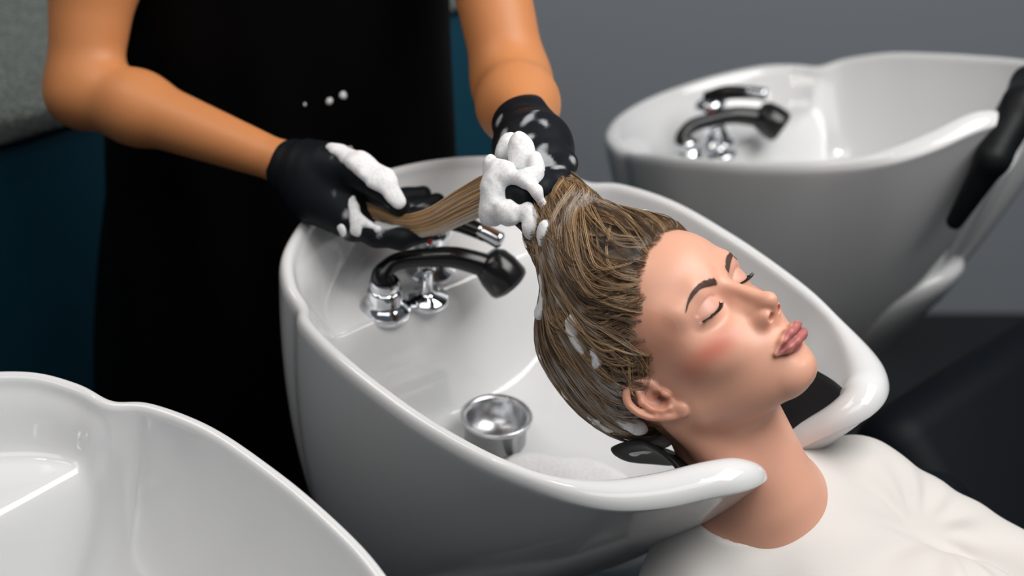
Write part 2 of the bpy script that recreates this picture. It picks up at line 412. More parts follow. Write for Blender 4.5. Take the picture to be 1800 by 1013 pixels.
# ------------------------------------------------------------------ the woman lying in the basin
HM = np.array([[-.50656, .46769, -.72434], [-.86205, -.29055, .41526], [-.01624, .83478, .55036]])   # columns: her right, face forward, crown
HT = np.array([.1523, -.2332, .9873]); HS = .970
def H2W(p): return HT + (np.asarray(p, float) * (HS / 100)) @ HM.T            # head centimetres -> world
def W2H(p): return ((np.asarray(p, np.float32) - HT.astype(np.float32)) @ HM.astype(np.float32)) * np.float32(100 / HS)
def rotz(a): a = math.radians(a); return np.array([[math.cos(a), -math.sin(a), 0], [math.sin(a), math.cos(a), 0], [0, 0, 1]])
def rotx(a): a = math.radians(a); return np.array([[1, 0, 0], [0, math.cos(a), -math.sin(a)], [0, math.sin(a), math.cos(a)]])
LASH = [(1.55, 8.15, 1.20), (2.0, 8.35, 1.00), (2.6, 8.42, .86), (3.2, 8.32, .84), (3.75, 7.98, .98), (4.3, 7.40, 1.22)]
CREASE = [(1.9, 8.2, 1.95), (2.5, 8.4, 2.22), (3.1, 8.3, 2.30), (3.7, 8.0, 2.15), (4.25, 7.5, 1.85)]
GROOVES = None
EAR_C = np.array([6.65, -.2, -.7])
_e_up = nrm([.10, -.26, 1]); _e_out = nrm([.95, .22, .02]); _e_out = nrm(_e_out - _e_up * (_e_out @ _e_up)); _e_fw = np.cross(_e_up, _e_out)
if _e_fw[1] < 0: _e_fw = -_e_fw
EARM = np.stack([_e_fw, _e_up, _e_out], 1)                               # columns: forward, up, outward
def ear(p):
    q = (p - EAR_C.astype(np.float32)) @ EARM.astype(np.float32) * np.float32(1.08)
    hel = catmull([(.55, .35, .25), (1.05, 1.0, .35), (1.05, 1.9, .45), (.45, 2.75, .65), (-.55, 2.95, .95), (-1.35, 2.35, 1.2), (-1.65, 1.2, 1.3), (-1.5, 0, 1.2), (-1.1, -1.1, .95), (-.6, -1.95, .7)], 3)
    r = np.interp(np.linspace(0, 1, len(hel)), [0, .15, .5, 1], [.2, .30, .32, .32])
    d = chain(q, hel, list(r), .25)
    lobe = ell(q, (.15, -2.25, .45), (.75, .75, .38))
    d = smin(d, lobe, .5)
    plate = ell(q, (-.25, .35, .35), (1.35, 2.35, .35))
    anti = chain(q, [(-.1, 2.0, .75), (-.75, 1.2, .95), (-.9, .2, .95), (-.55, -.8, .85), (0, -1.25, .75)], [.25, .3, .32, .32, .28], .3)
    d = smin(d, smin(plate, anti, .4), .35)
    d = smax(d, -ell(q, (.25, -.05, .85), (.72, .95, .75)), .3)
    d = smax(d, -chain(q, [(-.2, 2.45, 1.1), (-1.05, 1.9, 1.45), (-1.28, .9, 1.5), (-1.15, -.2, 1.4)], .14), .25)
    d = smin(d, ell(q, (1.0, -.35, .50), (.30, .50, .36)), .3)
    return d
def head_sdf(p):
    """p in head centimetres"""
    s = p.copy(); s[:, 0] = np.abs(s[:, 0])
    d = ell(p, (0, -.9, 3.6), (7.15, 9.2, 8.7))
    d = smin(d, ell(p, (0, 2.9, 5.1), (6.0, 6.25, 5.2)), 2.2)              # forehead
    d = smin(d, ell(s, (4.9, 4.3, 2.9), (1.3, 2.2, 1.9)), 2.2)                  # temple
    d = smin(d, ell(p, (0, 2.4, -1.2), (5.9, 5.9, 6.2)), 2.0)              # mid face
    d = smin(d, ell(s, (4.0, 4.75, -1.2), (1.9, 2.0, 1.8), rotz(-28)), 2.0)    # cheek bone
    d = smin(d, ell(s, (2.3, 5.9, -2.4), (2.2, 2.2, 2.5)), 2.0)                 # cheek in front
    d = smin(d, ell(p, (0, 5.95, -4.6), (2.7, 3.6, 2.6)), 1.8)              # mouth region
    d = smin(d, cap(s, (4.6, .6, -4.0), (1.2, 6.2, -7.4), 1.7, 1.40), 2.6)  # jaw line
    d = smin(d, ell(p, (0, 3.2, -5.2), (4.2, 4.6, 2.7)), 2.0)               # mouth floor
    d = smin(d, ell(p, (0, 7.05, -7.70), (1.6, 1.45, 1.30)), 1.7)             # chin
    # neck with the two strap muscles
    d = smin(d, cap(p, (-.3, -.9, -2), (-.6, -6.9, -13.5), 5.0, 5.4), 1.8)
    d = smin(d, chain(s, [(5.1, -1.8, -3.2), (3.6, -3.2, -9), (1.4, -4.2, -12.5)], [1.3, 1.35, 1.1], 1.0), 1.5)
    fr = np.nonzero((p[:, 1] > 4.6) & (p[:, 2] < 5.5) & (p[:, 2] > -9))[0]
    sd = np.nonzero(s[:, 0] > 4.8)[0]; d[sd] = smin(d[sd], ear(s[sd]), .35)
    if len(fr): d[fr] = face_detail(d[fr], p[fr], s[fr])
    return d
def face_detail(d, p, s):
    # eye sockets and lids
    d = smax(d, -ell(s, (2.9, 10.15, 1.45), (2.3, 2.3, 1.30), rotz(-12)), 1.9)
    d = smax(d, -ell(s, (1.5, 9.4, 1.3), (.75, 1.3, .95)), .9)
    d = smin(d, ell(s, (2.9, 7.08, 1.40), (1.60, 1.28, 1.32), rotz(-14)), .75)
    d = smin(d, chain(s, [(1.3, 8.15, 3.05), (3.0, 8.05, 3.35), (4.8, 6.75, 3.1)], [.55, .55, .5], .6), 1.6)    # brow
    if GROOVES is not None:
        d = smax(d, -chain(s, GROOVES[0], .045), .20)
        d = smax(d, -chain(s, GROOVES[1], .02), .30)
    # nose
    n = cap(p, (0, 8.25, 2.5), (0, 10.35, -1.35), .54, .60)
    n = smin(n, cap(p, (0, 7.4, 1.8), (0, 9.15, -2.1), .70, 1.18), .8)
    n = smin(n, ell(p, (0, 10.48, -1.72), (.76, .86, .74)), .5)
    n = smin(n, ell(s, (1.05, 9.45, -2.45), (.54, .90, .68), rotz(12)), .40)
    n = smin(n, cap(p, (0, 10.55, -2.15), (0, 9.50, -3.15), .28, .36), .35)
    d = smin(d, n, .9)
    d = smax(d, -ell(s, (.78, 9.98, -2.80), (.42, .60, .36), rotz(14) @ rotx(-30)), .14)
    d = smax(d, -cap(s, (.80, 10.02, -2.95), (.55, 9.1, -2.0), .30, .18), .12)
    # lips
    d = smax(d, -cap(p, (0, 10.40, -3.5), (0, 10.5, -4.45), .08), .5)        # philtrum
    up = chain(s, [(2.35, 8.80, -5.22), (1.45, 9.55, -5.0), (.55, 9.97, -4.88), (0, 10.02, -4.92)], [.16, .33, .41, .42], .5)
    lo = chain(s, [(2.35, 8.77, -5.32), (1.4, 9.42, -5.66), (.6, 9.78, -5.84), (0, 9.83, -5.86)], [.14, .38, .50, .52], .4)
    lips = smin(up, lo, .12)
    d = smin(d, lips, .50)
    d = smax(d, -chain(s, [(2.55, 9.0, -5.28), (1.3, 10.0, -5.30), (.5, 10.42, -5.38), (0, 10.48, -5.36)], [.10, .09, .09, .09]), .22)
    d = smax(d, -ell(p, (0, 10.4, -6.95), (1.7, 1.25, .55)), .9)             # hollow under the lip
    return d
def on_skin(q, lift=0., n=5):
    q = np.asarray(q, np.float32).copy()
    for _ in range(n):
        v = head_sdf(q); g = np.stack([head_sdf(q + np.float32(.02) * np.eye(3, dtype=np.float32)[i]) - v for i in range(3)], 1) / .02
        q = q - ((v - lift) / np.maximum((g * g).sum(1), .3))[:, None].astype(np.float32) * g.astype(np.float32)
    return q.astype(float), g / (np.linalg.norm(g, axis=1)[:, None] + 1e-9)
def drop_on(q, lift=0.):
    q = np.asarray(q, np.float32).copy(); q[:, 1] = 11.5
    for _ in range(45): q[:, 1] -= .75 * (head_sdf(q) - lift)
    return q.astype(float)
GROOVES = [on_skin(catmull(LASH, 2), .0)[0], on_skin(catmull(CREASE, 2), .02)[0]]
# ---- trunk of the woman (world metres); the skin part under the top is a slimmer version of the same trunk
NB = H2W((.2, -7.3, -11.6))                                   # root of the neck
TD = nrm([.50, -.52, -.69])                                # down the spine
TF = np.array([.30, -.52, .80]); TF = nrm(TF - TD * (TF @ TD)) # breast direction
TR = np.cross(TF, -TD)                                      # her right
def TW(r, f, d): return NB + TR * r + TF * f + TD * d
def trunk(p, g=0.):
    TM = np.stack([TR, TF, TD], 1)
    d = ell(p, TW(-.028, -.035, .17), np.array([.112, .092, .175]) + g, TM)
    d = smin(d, ell(p, TW(-.02, -.03, .34), np.array([.118, .095, .20]) + g, TM), .08)
    for sgn in (-1, 1):
        d = smin(d, cap(p, TW(sgn * .03, -.03, .012), TW(.066 if sgn > 0 else -.122, -.045, .060), .036 + g, .044 + g), .05)
        d = smin(d, ell(p, TW(sgn * .066 - .02, .050, .215), np.array([.070, .050, .070]) + g, TM), .05)
    return d
SH_L, SH_R = TW(-.135, -.045, .065), TW(.066, -.055, .080)
EL_L, EL_R = TW(-.262, .02, .31), TW(.165, -.055, .36)
WR_L, WR_R = TW(-.19, .10, .52), TW(.14, .08, .56)
def arms(p, g=0.):
    d = chain(p, [SH_L, EL_L, WR_L], [.047 + g, .040 + g, .028 + g], .02)
    d = smin(d, chain(p, [SH_R, EL_R, WR_R], [.047 + g, .040 + g, .028 + g], .02), .004)
    return d
def woman_sdf(p):
    d = head_sdf(W2H(p)) * np.float32(HS / 100)
    t = trunk(p, -.004)
    t = smin(t, smin(cap(p, SH_L, SH_L * .5 + EL_L * .5, .043, .036), cap(p, SH_R, SH_R * .5 + EL_R * .5, .043, .036), .01), .03)
    return smin(d, t, .030)
corner = np.stack([H2W(c) for c in [(x, y, z) for x in (-9, 9) for y in (-12, 12) for z in (-16, 13)]])
lo = np.minimum(corner.min(0), NB - .02); hi = np.maximum(corner.max(0), NB + .02)
lo = np.array([.0, -.46, .74]); hi = np.array([.42, -.03, 1.12])
PW, FW = isosurface(woman_sdf, lo, hi, .00115)
hp = W2H(PW).astype(float)
# flat cut at the box is below the collar; colours: makeup painted on skin
def sm(x, a, b): t = np.clip((x - a) / (b - a), 0, 1); return t * t * (3 - 2 * t)
ax_ = np.abs(hp[:, 0])
skin = np.array([.665, .352, .250]); tone = np.tile(skin, (len(hp), 1))
def blend(mask, col): 
    global tone
    tone = tone * (1 - mask[:, None]) + np.array(col) * mask[:, None]
front_ = sm(hp[:, 1], 3, 5)
blend(.75 * np.exp(-((ax_ - 4.9) / 1.9) ** 2 - ((hp[:, 2] + 1.2 - .22 * (ax_ - 4.9)) / 1.0) ** 2) * sm(hp[:, 1], 2.0, 4.5), (.50, .115, .075))   # blush
blend(.45 * np.exp(-((ax_ - 3.2) / 1.5) ** 2 - ((hp[:, 2] - 1.7) / .75) ** 2) * front_, (.56, .30, .27))                                   # eye shadow
blend(.35 * np.exp(-((ax_ - 0) / 1.3) ** 2 - ((hp[:, 2] + 2.8) / .8) ** 2) * sm(hp[:, 1], 8.5, 10), (.58, .26, .18))
# lips
xa = [0, .45, .9, 1.6, 2.2, 2.5]
zt = np.interp(ax_, xa, [-4.62, -4.42, -4.5, -4.80, -5.10, -5.27]); zb = np.interp(ax_, xa, [-6.50, -6.47, -6.36, -6.02, -5.55, -5.30])
lipm = sm(hp[:, 2], zb - .07, zb + .07) * (1 - sm(hp[:, 2], zt - .06, zt + .06)) * (ax_ < 2.5) * sm(hp[:, 1], 8.0, 8.6)
blend(lipm * .92, (.40, .115, .115))
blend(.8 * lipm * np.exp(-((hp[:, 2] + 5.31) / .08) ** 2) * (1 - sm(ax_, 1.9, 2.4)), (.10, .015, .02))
# nostril floor, ear hollow redness
eq = (np.stack([ax_, hp[:, 1], hp[:, 2]], 1) - EAR_C) @ EARM
blend(.5 * np.exp(-((eq[:, 0] - .2) / .8) ** 2 - (eq[:, 1] / 1.0) ** 2 - ((eq[:, 2] - .2) / .6) ** 2) * (ax_ > 5), (.45, .13, .07))
blend(.35 * sm(eq[:, 2], .3, 1.0) * (ax_ > 6), (.60, .24, .15))
_b = catmull([(1.2, 0, 2.62), (2.0, 0, 3.02), (2.9, 0, 3.30), (3.75, 0, 3.36), (4.45, 0, 3.16), (5.0, 0, 2.82)], 8)[:, [0, 2]]
_bd = np.full(len(hp), 9.); _bw = np.interp(np.linspace(0, 1, len(_b)), [0, .15, .6, 1], [.22, .29, .20, .05]); _bi = (hp[:, 1] > 4) & (hp[:, 2] > 2) & (hp[:, 2] < 5)
_q = np.stack([ax_[_bi], hp[_bi, 2]], 1); _dd = np.sqrt(((_q[:, None] - _b[None]) ** 2).sum(2)) - _bw[None]; _bd[_bi] = _dd.min(1)
blend(.80 * (1 - sm(_bd, -.12, .10)), (.13, .058, .042))
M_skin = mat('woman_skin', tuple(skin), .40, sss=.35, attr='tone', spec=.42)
add_bump(M_skin, 900, .05, .0004)
woman = prop(empty('person', NB), 'woman lying back in the basin with eyes closed, wearing a cream top', 'person', 'people in the salon')
WP = np.array(woman.location)
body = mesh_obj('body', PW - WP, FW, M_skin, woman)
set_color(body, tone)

# eyebrow tint is makeup on the skin, the hairs are geometry
BROW = [(1.1, 8.9, 2.60), (2.0, 8.8, 3.02), (2.9, 8.45, 3.30), (3.75, 7.95, 3.36), (4.45, 7.4, 3.16), (5.05, 6.75, 2.78)]
M_brow = mat('brow_hair', (.085, .042, .030), .55); M_lash = mat('mascara', (.004, .003, .004), .45)
def brow_hairs(sgn):
    bc = catmull(BROW, 10); W_ = np.interp(np.linspace(0, 1, len(bc)), [0, .15, .6, 1], [.20, .27, .19, .04])
    P0, P1 = [], []
    for _ in range(1000):
        i = rng.random() * (len(bc) - 2); k = int(i); c = bc[k] * (1 - i + k) + bc[k + 1] * (i - k); t = nrm(bc[k + 1] - bc[k])
        up = nrm(np.cross(np.cross(t, [0, 1, 0]), t) if False else np.array([0, 0, 1.]) - t * t[2])
        o = rng.uniform(-1, 1) * W_[k]
        a = c + up * o; f = i / len(bc)
        dr = nrm(t + up * (1.0 * (1 - f) ** 2 - .5 * o / .3 * f))
        P0.append(a); P1.append(a + dr * rng.uniform(.16, .34))
    P0, P1 = np.array(P0), np.array(P1)
    q0, qm, q1 = drop_on(P0, .01), drop_on((P0 + P1) / 2, .03), drop_on(P1, .02)
    paths = [];
    for a, b, c in zip(q0, qm, q1):
        P_ = np.stack([a, b, c]); P_[:, 0] *= sgn; paths.append(H2W(P_) - WP)
    V, Fq = tubes(paths, [np.array([.00013, .00012, .00005])] * len(paths), 3)
    return mesh_obj('eyebrow', V, Fq, M_brow, woman)
def lashes(sgn):
    lc, _ = on_skin(catmull(LASH, 12), .03)
    paths, rad = [], []
    m = len(lc)
    P_ = lc.copy(); P_[:, 0] *= sgn
    paths.append(H2W(P_) - WP); rad.append(np.interp(np.linspace(0, 1, m), [0, .2, .8, 1], [.0002, .0004, .0006, .0003]))
    for f in np.linspace(.10, .99, 80):
        i = f * (m - 1); k = min(int(i), m - 2); c = lc[k] * (1 - i + k) + lc[k + 1] * (i - k)
        ln = .36 + .34 * f + rng.uniform(-.08, .08)
        dr = nrm([(f - .35) * 1.3 + rng.uniform(-.12, .12), .75, -.75]); d2 = nrm([(f - .35) * 1.4, 1.0, -.05])
        p_ = np.stack([c, c + dr * ln * .5, c + dr * ln * .5 + d2 * ln * .5]); p_[:, 0] *= sgn
        p_ = catmull(p_, 3)
        paths.append(H2W(p_) - WP); rad.append(np.linspace(.00022, .00006, len(p_)))
    V, Fq = tubes(paths, rad, 3)
    return mesh_obj('eyelashes', V, Fq, M_lash, woman)
for sgn in (1, -1): brow_hairs(sgn); lashes(sgn)
# ------------------------------------------------------------------ hair
G_W = pix(972, 322, 1.765)                              # where the fist gathers the hair
G = W2H(G_W[None])[0].astype(float)
def vnoise(p, f, seed=0):
    """cheap smooth pseudo noise in -1..1"""
    r = np.random.default_rng(seed); o = 0
    for k in range(5):
        d = nrm(r.normal(size=3)) * f * r.uniform(.6, 1.6); o = o + np.sin(p @ d.astype(np.float32) + r.uniform(0, 6.28) + 1.3 * np.sin(p @ (nrm(r.normal(size=3)) * f * .8).astype(np.float32) + k))
    return o / 3.2
def skull(p):
    d = ell(p, (0, -.9, 3.6), (7.15, 9.2, 8.7))
    return smin(d, ell(p, (0, 2.9, 5.1), (6.0, 6.25, 5.2)), 2.2)
HLZ = [-9, -5.5, -3.5, -2.0, -.5, .9, 1.7, 3.1, 4.9, 7.1, 8.4, 9.3, 9.8]
HLY = [-4.6, -4.3, -4.0, -3.6, -3.0, .4, 2.0, 3.6, 4.9, 5.5, 6.5, 8.0, 9.0]
def behind(p):
    """how far behind the hairline (cm, positive inside the hair)"""
    z = p[:, 2] + .10 * np.abs(p[:, 0]) + .18 * np.sin(p[:, 0] * 2.1) + .12 * np.sin(p[:, 2] * 3)
    return np.interp(z, HLZ, HLY) - p[:, 1] + .15 * np.sin(p[:, 2] * 2.3 + 1)
CONE = [np.array([.8, 1.6, 7.4]), np.array([1.0, 1.6, 11.5]), (np.array([1.0, 1.6, 11.5]) + G) / 2 + np.array([.8, -.6, .2]), G]
def hair_surf(p):
    b = behind(p)
    th = .06 + .95 * sm(b, 0, 5) + .65 * sm(p[:, 2], 6, 11) + .3 * sm(-p[:, 1], 2, 9)
    d = skull(p) - th
    d = smax(d, -b * .55, .5)
    d = smax(d, -(p[:, 2] + 6.0), .8)
    c = chain(p, CONE, [4.8, 4.6, 3.4, 1.9], 1.5)
    c = smax(c, -b * .8 - .2, .8)
    return smin(d, c, 1.6)
def hair_base(p):
    return hair_surf(p) + .36 + .14 * vnoise(p, 1.3, 3) + .07 * vnoise(p, 3.5, 4)
def hb_world(p): return hair_base(W2H(p)) * np.float32(HS / 100)
hc = np.stack([H2W(c) for c in [(x, y, z) for x in (-10, 10) for y in (-13, 8.5) for z in (-7, 14)]])
PH, FH = isosurface(hb_world, np.maximum(np.minimum(hc.min(0), G_W - .03), [-.05, -.5, .75]), np.minimum(np.maximum(hc.max(0), G_W + .04), [.4, .1, 1.3]), .0025, lip=1.6)
M_hair = mat('wet_blond_brown_hair', (.2, .12, .07), .30, attr='tone', spec=.6)
M_hairbase = mat('wet_hair_mass', (.2, .12, .07), .45, attr='tone', spec=.5)
HAIRC = np.array([[.045, .025, .013], [.120, .068, .034], [.240, .142, .070], [.390, .240, .118], [.56, .37, .20]])
SUDS = np.array([.50, .455, .42])
def suds_mask(q):
    q = np.asarray(q, np.float32)
    n = .35 * vnoise(q, .55, 11) + .4 * vnoise(q, 1.5, 12) + .4 * vnoise(q, 3.6, 13)
    low = sm(-q[:, 1] - .35 * q[:, 2], -2, 5)                     # more lather towards the nape and the crown
    crown = sm(q[:, 2], 9, 14)
    return np.clip(sm(n + .42 * low + .2 * crown, .30, .85), 0, .9)
hq = W2H(PH)
cm = sm(vnoise(hq, 1.1, 5), -.6, .8)[:, None]
col = HAIRC[0] * .6 * (1 - cm) + HAIRC[1] * cm; s_ = .45 * suds_mask(hq)[:, None] * sm(behind(hq), 3, 6)[:, None]
hb = mesh_obj('hair', PH - WP, FH, M_hairbase, woman); set_color(hb, col * (1 - s_) + SUDS * s_)
def on_hair(q, lift, n=3):
    q = q.astype(np.float32)
    for _ in range(n):
        v = hair_surf(q); g = np.stack([hair_surf(q + np.float32(.05) * np.eye(3, dtype=np.float32)[i]) - v for i in range(3)], 1) / .05
        st = np.clip(v - lift, -2.5, 2.5) / np.maximum((g * g).sum(1), .4)
        q = q - (st[:, None] * g).astype(np.float32)
    return q, g
def strands():
    hv = W2H(PH); bb = behind(hv); near_scalp = skull(hv) < 2.2
    vis = np.where(hv[:, 0] * .74 + hv[:, 1] * .67 > -5, 1., .35)
    def take(mask, n):
        i = np.nonzero(mask)[0]; w_ = vis[i] / vis[i].sum(); return hv[rng.choice(i, n, p=w_)]
    starts = np.concatenate([take(near_scalp & (bb > -.15) & (bb < .6), 560), take(near_scalp & (bb > .6) & (bb < 3), 420), take(near_scalp & (bb > 3), 420), take(~near_scalp, 160)])
    S = np.array(starts); S, _ = on_hair(S, 0., 4); S = S.astype(float)
    n = len(S); T = 22; t = np.linspace(0, 1, T)
    ctrl1, ctrl2, end = [], [], []
    axis_g = nrm(G - np.array([1, 0, 9.]))
    for k in range(n):
        s = S[k]
        side = np.clip(s[0] / 6, -1, 1)
        lowness = np.clip((6 - s[2]) / 10, 0, 1)
        c1 = s + np.array([.6 * side, -3.6 - 1.5 * (1 - lowness) + rng.normal() * .4, .6 + 2.4 * lowness + rng.normal() * .3])
        if s[1] < -3: c1 = s + np.array([1.0 * side, -.8, 3.5])
        free = k >= n - 160
        if free: c1 = s + (G - s) * .33
        c2 = np.array([(3.4 * side + .6 if side > 0 else 1.5 * side) + rng.normal() * .7, 1.2 - 1.6 * lowness + rng.normal() * .6 + 1.5 * (s[2] > 8.5), 12.3 + rng.normal() * .9])
        a = rng.uniform(0, 6.28); r = 1.6 * math.sqrt(rng.random()); u = nrm(np.cross(axis_g, [1, 0, 0])); v = np.cross(axis_g, u)
        if free: c2 = s + (G - s) * .7
        ctrl1.append(c1); ctrl2.append(c2); end.append(G + axis_g * rng.uniform(-.3, .8) + (u * math.cos(a) + v * math.sin(a)) * r)
    ctrl1, ctrl2, end = map(np.array, (ctrl1, ctrl2, end))
    tt = t[None, :, None]
    P = (1 - tt) ** 3 * S[:, None] + 3 * tt * (1 - tt) ** 2 * ctrl1[:, None] + 3 * tt ** 2 * (1 - tt) * ctrl2[:, None] + tt ** 3 * end[:, None]
    # wave
    d = np.gradient(P, axis=1); d /= np.linalg.norm(d, axis=2)[..., None] + 1e-9
    q, g = on_hair(P.reshape(-1, 3), 0., 3); g = g.reshape(P.shape); g = g / (np.linalg.norm(g, axis=2)[..., None] + 1e-9)
    lat = np.cross(d, g)
    ph = np.array([vnoise(S[k:k + 1].astype(np.float32), .35, 21)[0] * 5 for k in range(n)]); amp = rng.uniform(.05, .35, n)
    wv = amp[:, None] * np.sin(t[None] * rng.uniform(7, 11, n)[:, None] + ph[:, None]) * np.sin(np.pi * t)[None]
    P = P + lat * wv[..., None]
    fl = P.reshape(-1, 3).astype(np.float32); env = (np.sin(np.pi * t) ** .8)[None, :, None]
    for amp_, fr_, sd_ in ((1.15, .48, 71), (.22, 1.0, 75)):
        P = P + env * amp_ * np.stack([vnoise(fl, fr_, sd_ + i) for i in range(3)], 1).reshape(P.shape)
    lift = (rng.uniform(.0, .45, n)[:, None] * np.sin(np.pi * np.clip(t + .08, 0, 1))[None] - .32 * (1 - sm(t, 0, .16))[None]).reshape(-1)
    q, g = on_hair(P.reshape(-1, 3), lift, 4); C_ = q.reshape(P.shape).astype(float); g = g.reshape(P.shape); g = g / (np.linalg.norm(g, axis=2)[..., None] + 1e-9)
    # soften kinks
    for _ in range(9): C_[:, 1:-1] = .25 * C_[:, :-2] + .5 * C_[:, 1:-1] + .25 * C_[:, 2:]
    q, g = on_hair(C_.reshape(-1, 3), lift, 3); C_ = q.reshape(P.shape).astype(float); g = g.reshape(P.shape); g = g / (np.linalg.norm(g, axis=2)[..., None] + 1e-9)
    for _ in range(2): C_[:, 1:-1] = .25 * C_[:, :-2] + .5 * C_[:, 1:-1] + .25 * C_[:, 2:]
    lat = np.cross(np.gradient(C_, axis=1), g); lat /= np.linalg.norm(lat, axis=2)[..., None] + 1e-9
    paths, rads, cols = [], [], []
    for k in range(n):
        m = int(rng.integers(4, 9)); wdt = rng.uniform(.08, .36); ci = rng.uniform(.0, 3.7)
        tw = rng.uniform(-2, 2)
        for j in range(m):
            a = rng.uniform(0, 6.28); r = math.sqrt(rng.random()) * wdt
            prof = (.55 + .45 * np.sin(np.pi * np.clip(t * .9 + .08, 0, 1)))
            off = lat[k] * (r * np.cos(a + tw * t) * prof)[:, None] + g[k] * (.35 * r * np.sin(a + tw * t) * prof)[:, None]
            if rng.random() < .12: off += lat[k] * (rng.normal() * .35 * np.sin(t * rng.uniform(4, 10) + rng.uniform(0, 6)))[:, None]
            paths.append(C_[k] + off); rads.append(np.interp(t, [0, .18, .9, 1], [.003, .020, .020, .012]) * rng.uniform(.7, 1.4))
            c = np.clip(ci + rng.normal() * .7 + .5 * t, 0, 3.99); i = c.astype(int); f = (c - i)[:, None]
            cols.append(HAIRC[i] * (1 - f) + HAIRC[np.minimum(i + 1, 4)] * f)
    P_ = np.array(paths); cc = np.array(cols)
    sd = suds_mask(P_.reshape(-1, 3)).reshape(P_.shape[:2])[..., None] * .75
    cc = cc * (1 - sd) + SUDS * sd
    V, Fq = tubes([H2W(p) - WP for p in P_], [r * HS / 100 for r in rads], 3)
    o = mesh_obj('hair_strands', V, Fq, M_hair, woman); set_color(o, np.repeat(cc.reshape(-1, 3), 3, 0)); o['kind'] = 'stuff'
    return o
strands()

# hair roots and hair shade painted into the skin tone at the hairline, and fine short hairs over it
root_shade = (.60 * sm(behind(hp.astype(np.float32)), -.75, .35) * (hp[:, 2] > -1) * (eq[:, 2] < .25))[:, None]
tone = tone * (1 - root_shade) + np.array([.13, .075, .042]) * root_shade
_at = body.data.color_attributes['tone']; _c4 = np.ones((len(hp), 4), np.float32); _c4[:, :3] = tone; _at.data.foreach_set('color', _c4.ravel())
def baby_hairs():
    b = behind(hp.astype(np.float32)); i = np.nonzero((b > -.75) & (b < .3) & (hp[:, 2] > .5) & (hp[:, 1] > .5) & (eq[:, 2] < .2))[0]
    i = rng.choice(i, 700); S = hp[i]; n = len(S); t = np.linspace(0, 1, 8)
    dr = np.stack([.35 * np.sign(S[:, 0]) + rng.normal(size=n) * .25, -1.6 + rng.normal(size=n) * .3, .35 + .25 * (S[:, 2] > 7) + rng.normal(size=n) * .35], 1)
    P = S[:, None] + t[None, :, None] * dr[:, None] * rng.uniform(.7, 1.5, n)[:, None, None]
    q, _ = on_skin(P.reshape(-1, 3), (.02 + .30 * t ** 1.2)[None].repeat(n, 0).reshape(-1), 4); P = q.reshape(P.shape)
    cols = HAIRC[rng.integers(1, 4, n)]
    V, Fq = tubes([H2W(p) - WP for p in P], [np.interp(t, [0, .3, 1], [.00003, .00012, .00012])] * n, 3)
    o = mesh_obj('baby_hairs', V, Fq, M_hair, woman); set_color(o, np.repeat(cols, 24, 0)); o['kind'] = 'stuff'
baby_hairs()
# ------------------------------------------------------------------ the woman's top, neck rest and chair
M_top = mat('cream_jersey', (.62, .59, .565), .75, sheen=.25)
add_bump(M_top, 1400, .12, .0003)
NECK_D = nrm(H2W((0, -6.9, -13.5)) - H2W((0, -.9, -2)))
NC = H2W((-.4, -4.9, -9.5))
def top_sdf(p):
    d = smin(trunk(p, .005), arms(p, .005), .030)
    TM = np.stack([TR, TF, TD], 1).astype(np.float32); q = (p - NB.astype(np.float32)) @ TM
    for sgn in (-1, 1):                                            # folds radiating from the armpits
        a = np.stack([q[:, 0] - sgn * .13, q[:, 2] - .12], 1); r = np.hypot(a[:, 0], a[:, 1]); an = np.arctan2(a[:, 1], a[:, 0])
        d = d + .0022 * np.sin(an * 11 + 3 * np.sin(r * 25)) * np.exp(-(r / .085) ** 2) * sm(r, .015, .05)
    d = d + .0009 * vnoise(p, 60., 31)
    hole = smin(cap(p, NC - NECK_D * .10, NC + NECK_D * .012, .058, .060), ell(p, TW(.0, .045, .002), (.060, .06, .042), TM), .03)
    return smax(d, -hole, .004)
PT, FT = isosurface(top_sdf, np.array([.05, -1.0, .30]), np.array([.75, -.10, .98]), .0040, lip=1.5)
top = mesh_obj('top', PT - WP, FT, M_top, woman)
def trouser_sdf(p):
    d = None
    for sgn in (-1, 1):
        c = chain(p, [TW(sgn * .07, -.02, .50), np.array([.78 + .11 * sgn * .9 - .1, -.98 + .1 * sgn, .50]), np.array([.95 + .06 * sgn, -1.22 + .06 * sgn, .12])], [.095, .065, .045], .03)
        d = c if d is None else smin(d, c, .03)
    return d
M_trouser = mat('dark_trousers', (.012, .013, .016), .8)
PT, FT = isosurface(trouser_sdf, np.array([.1, -1.45, .05]), np.array([1.2, -.4, .8]), .009, lip=1.5)
mesh_obj('trousers', PT - WP, FT, M_trouser, woman)

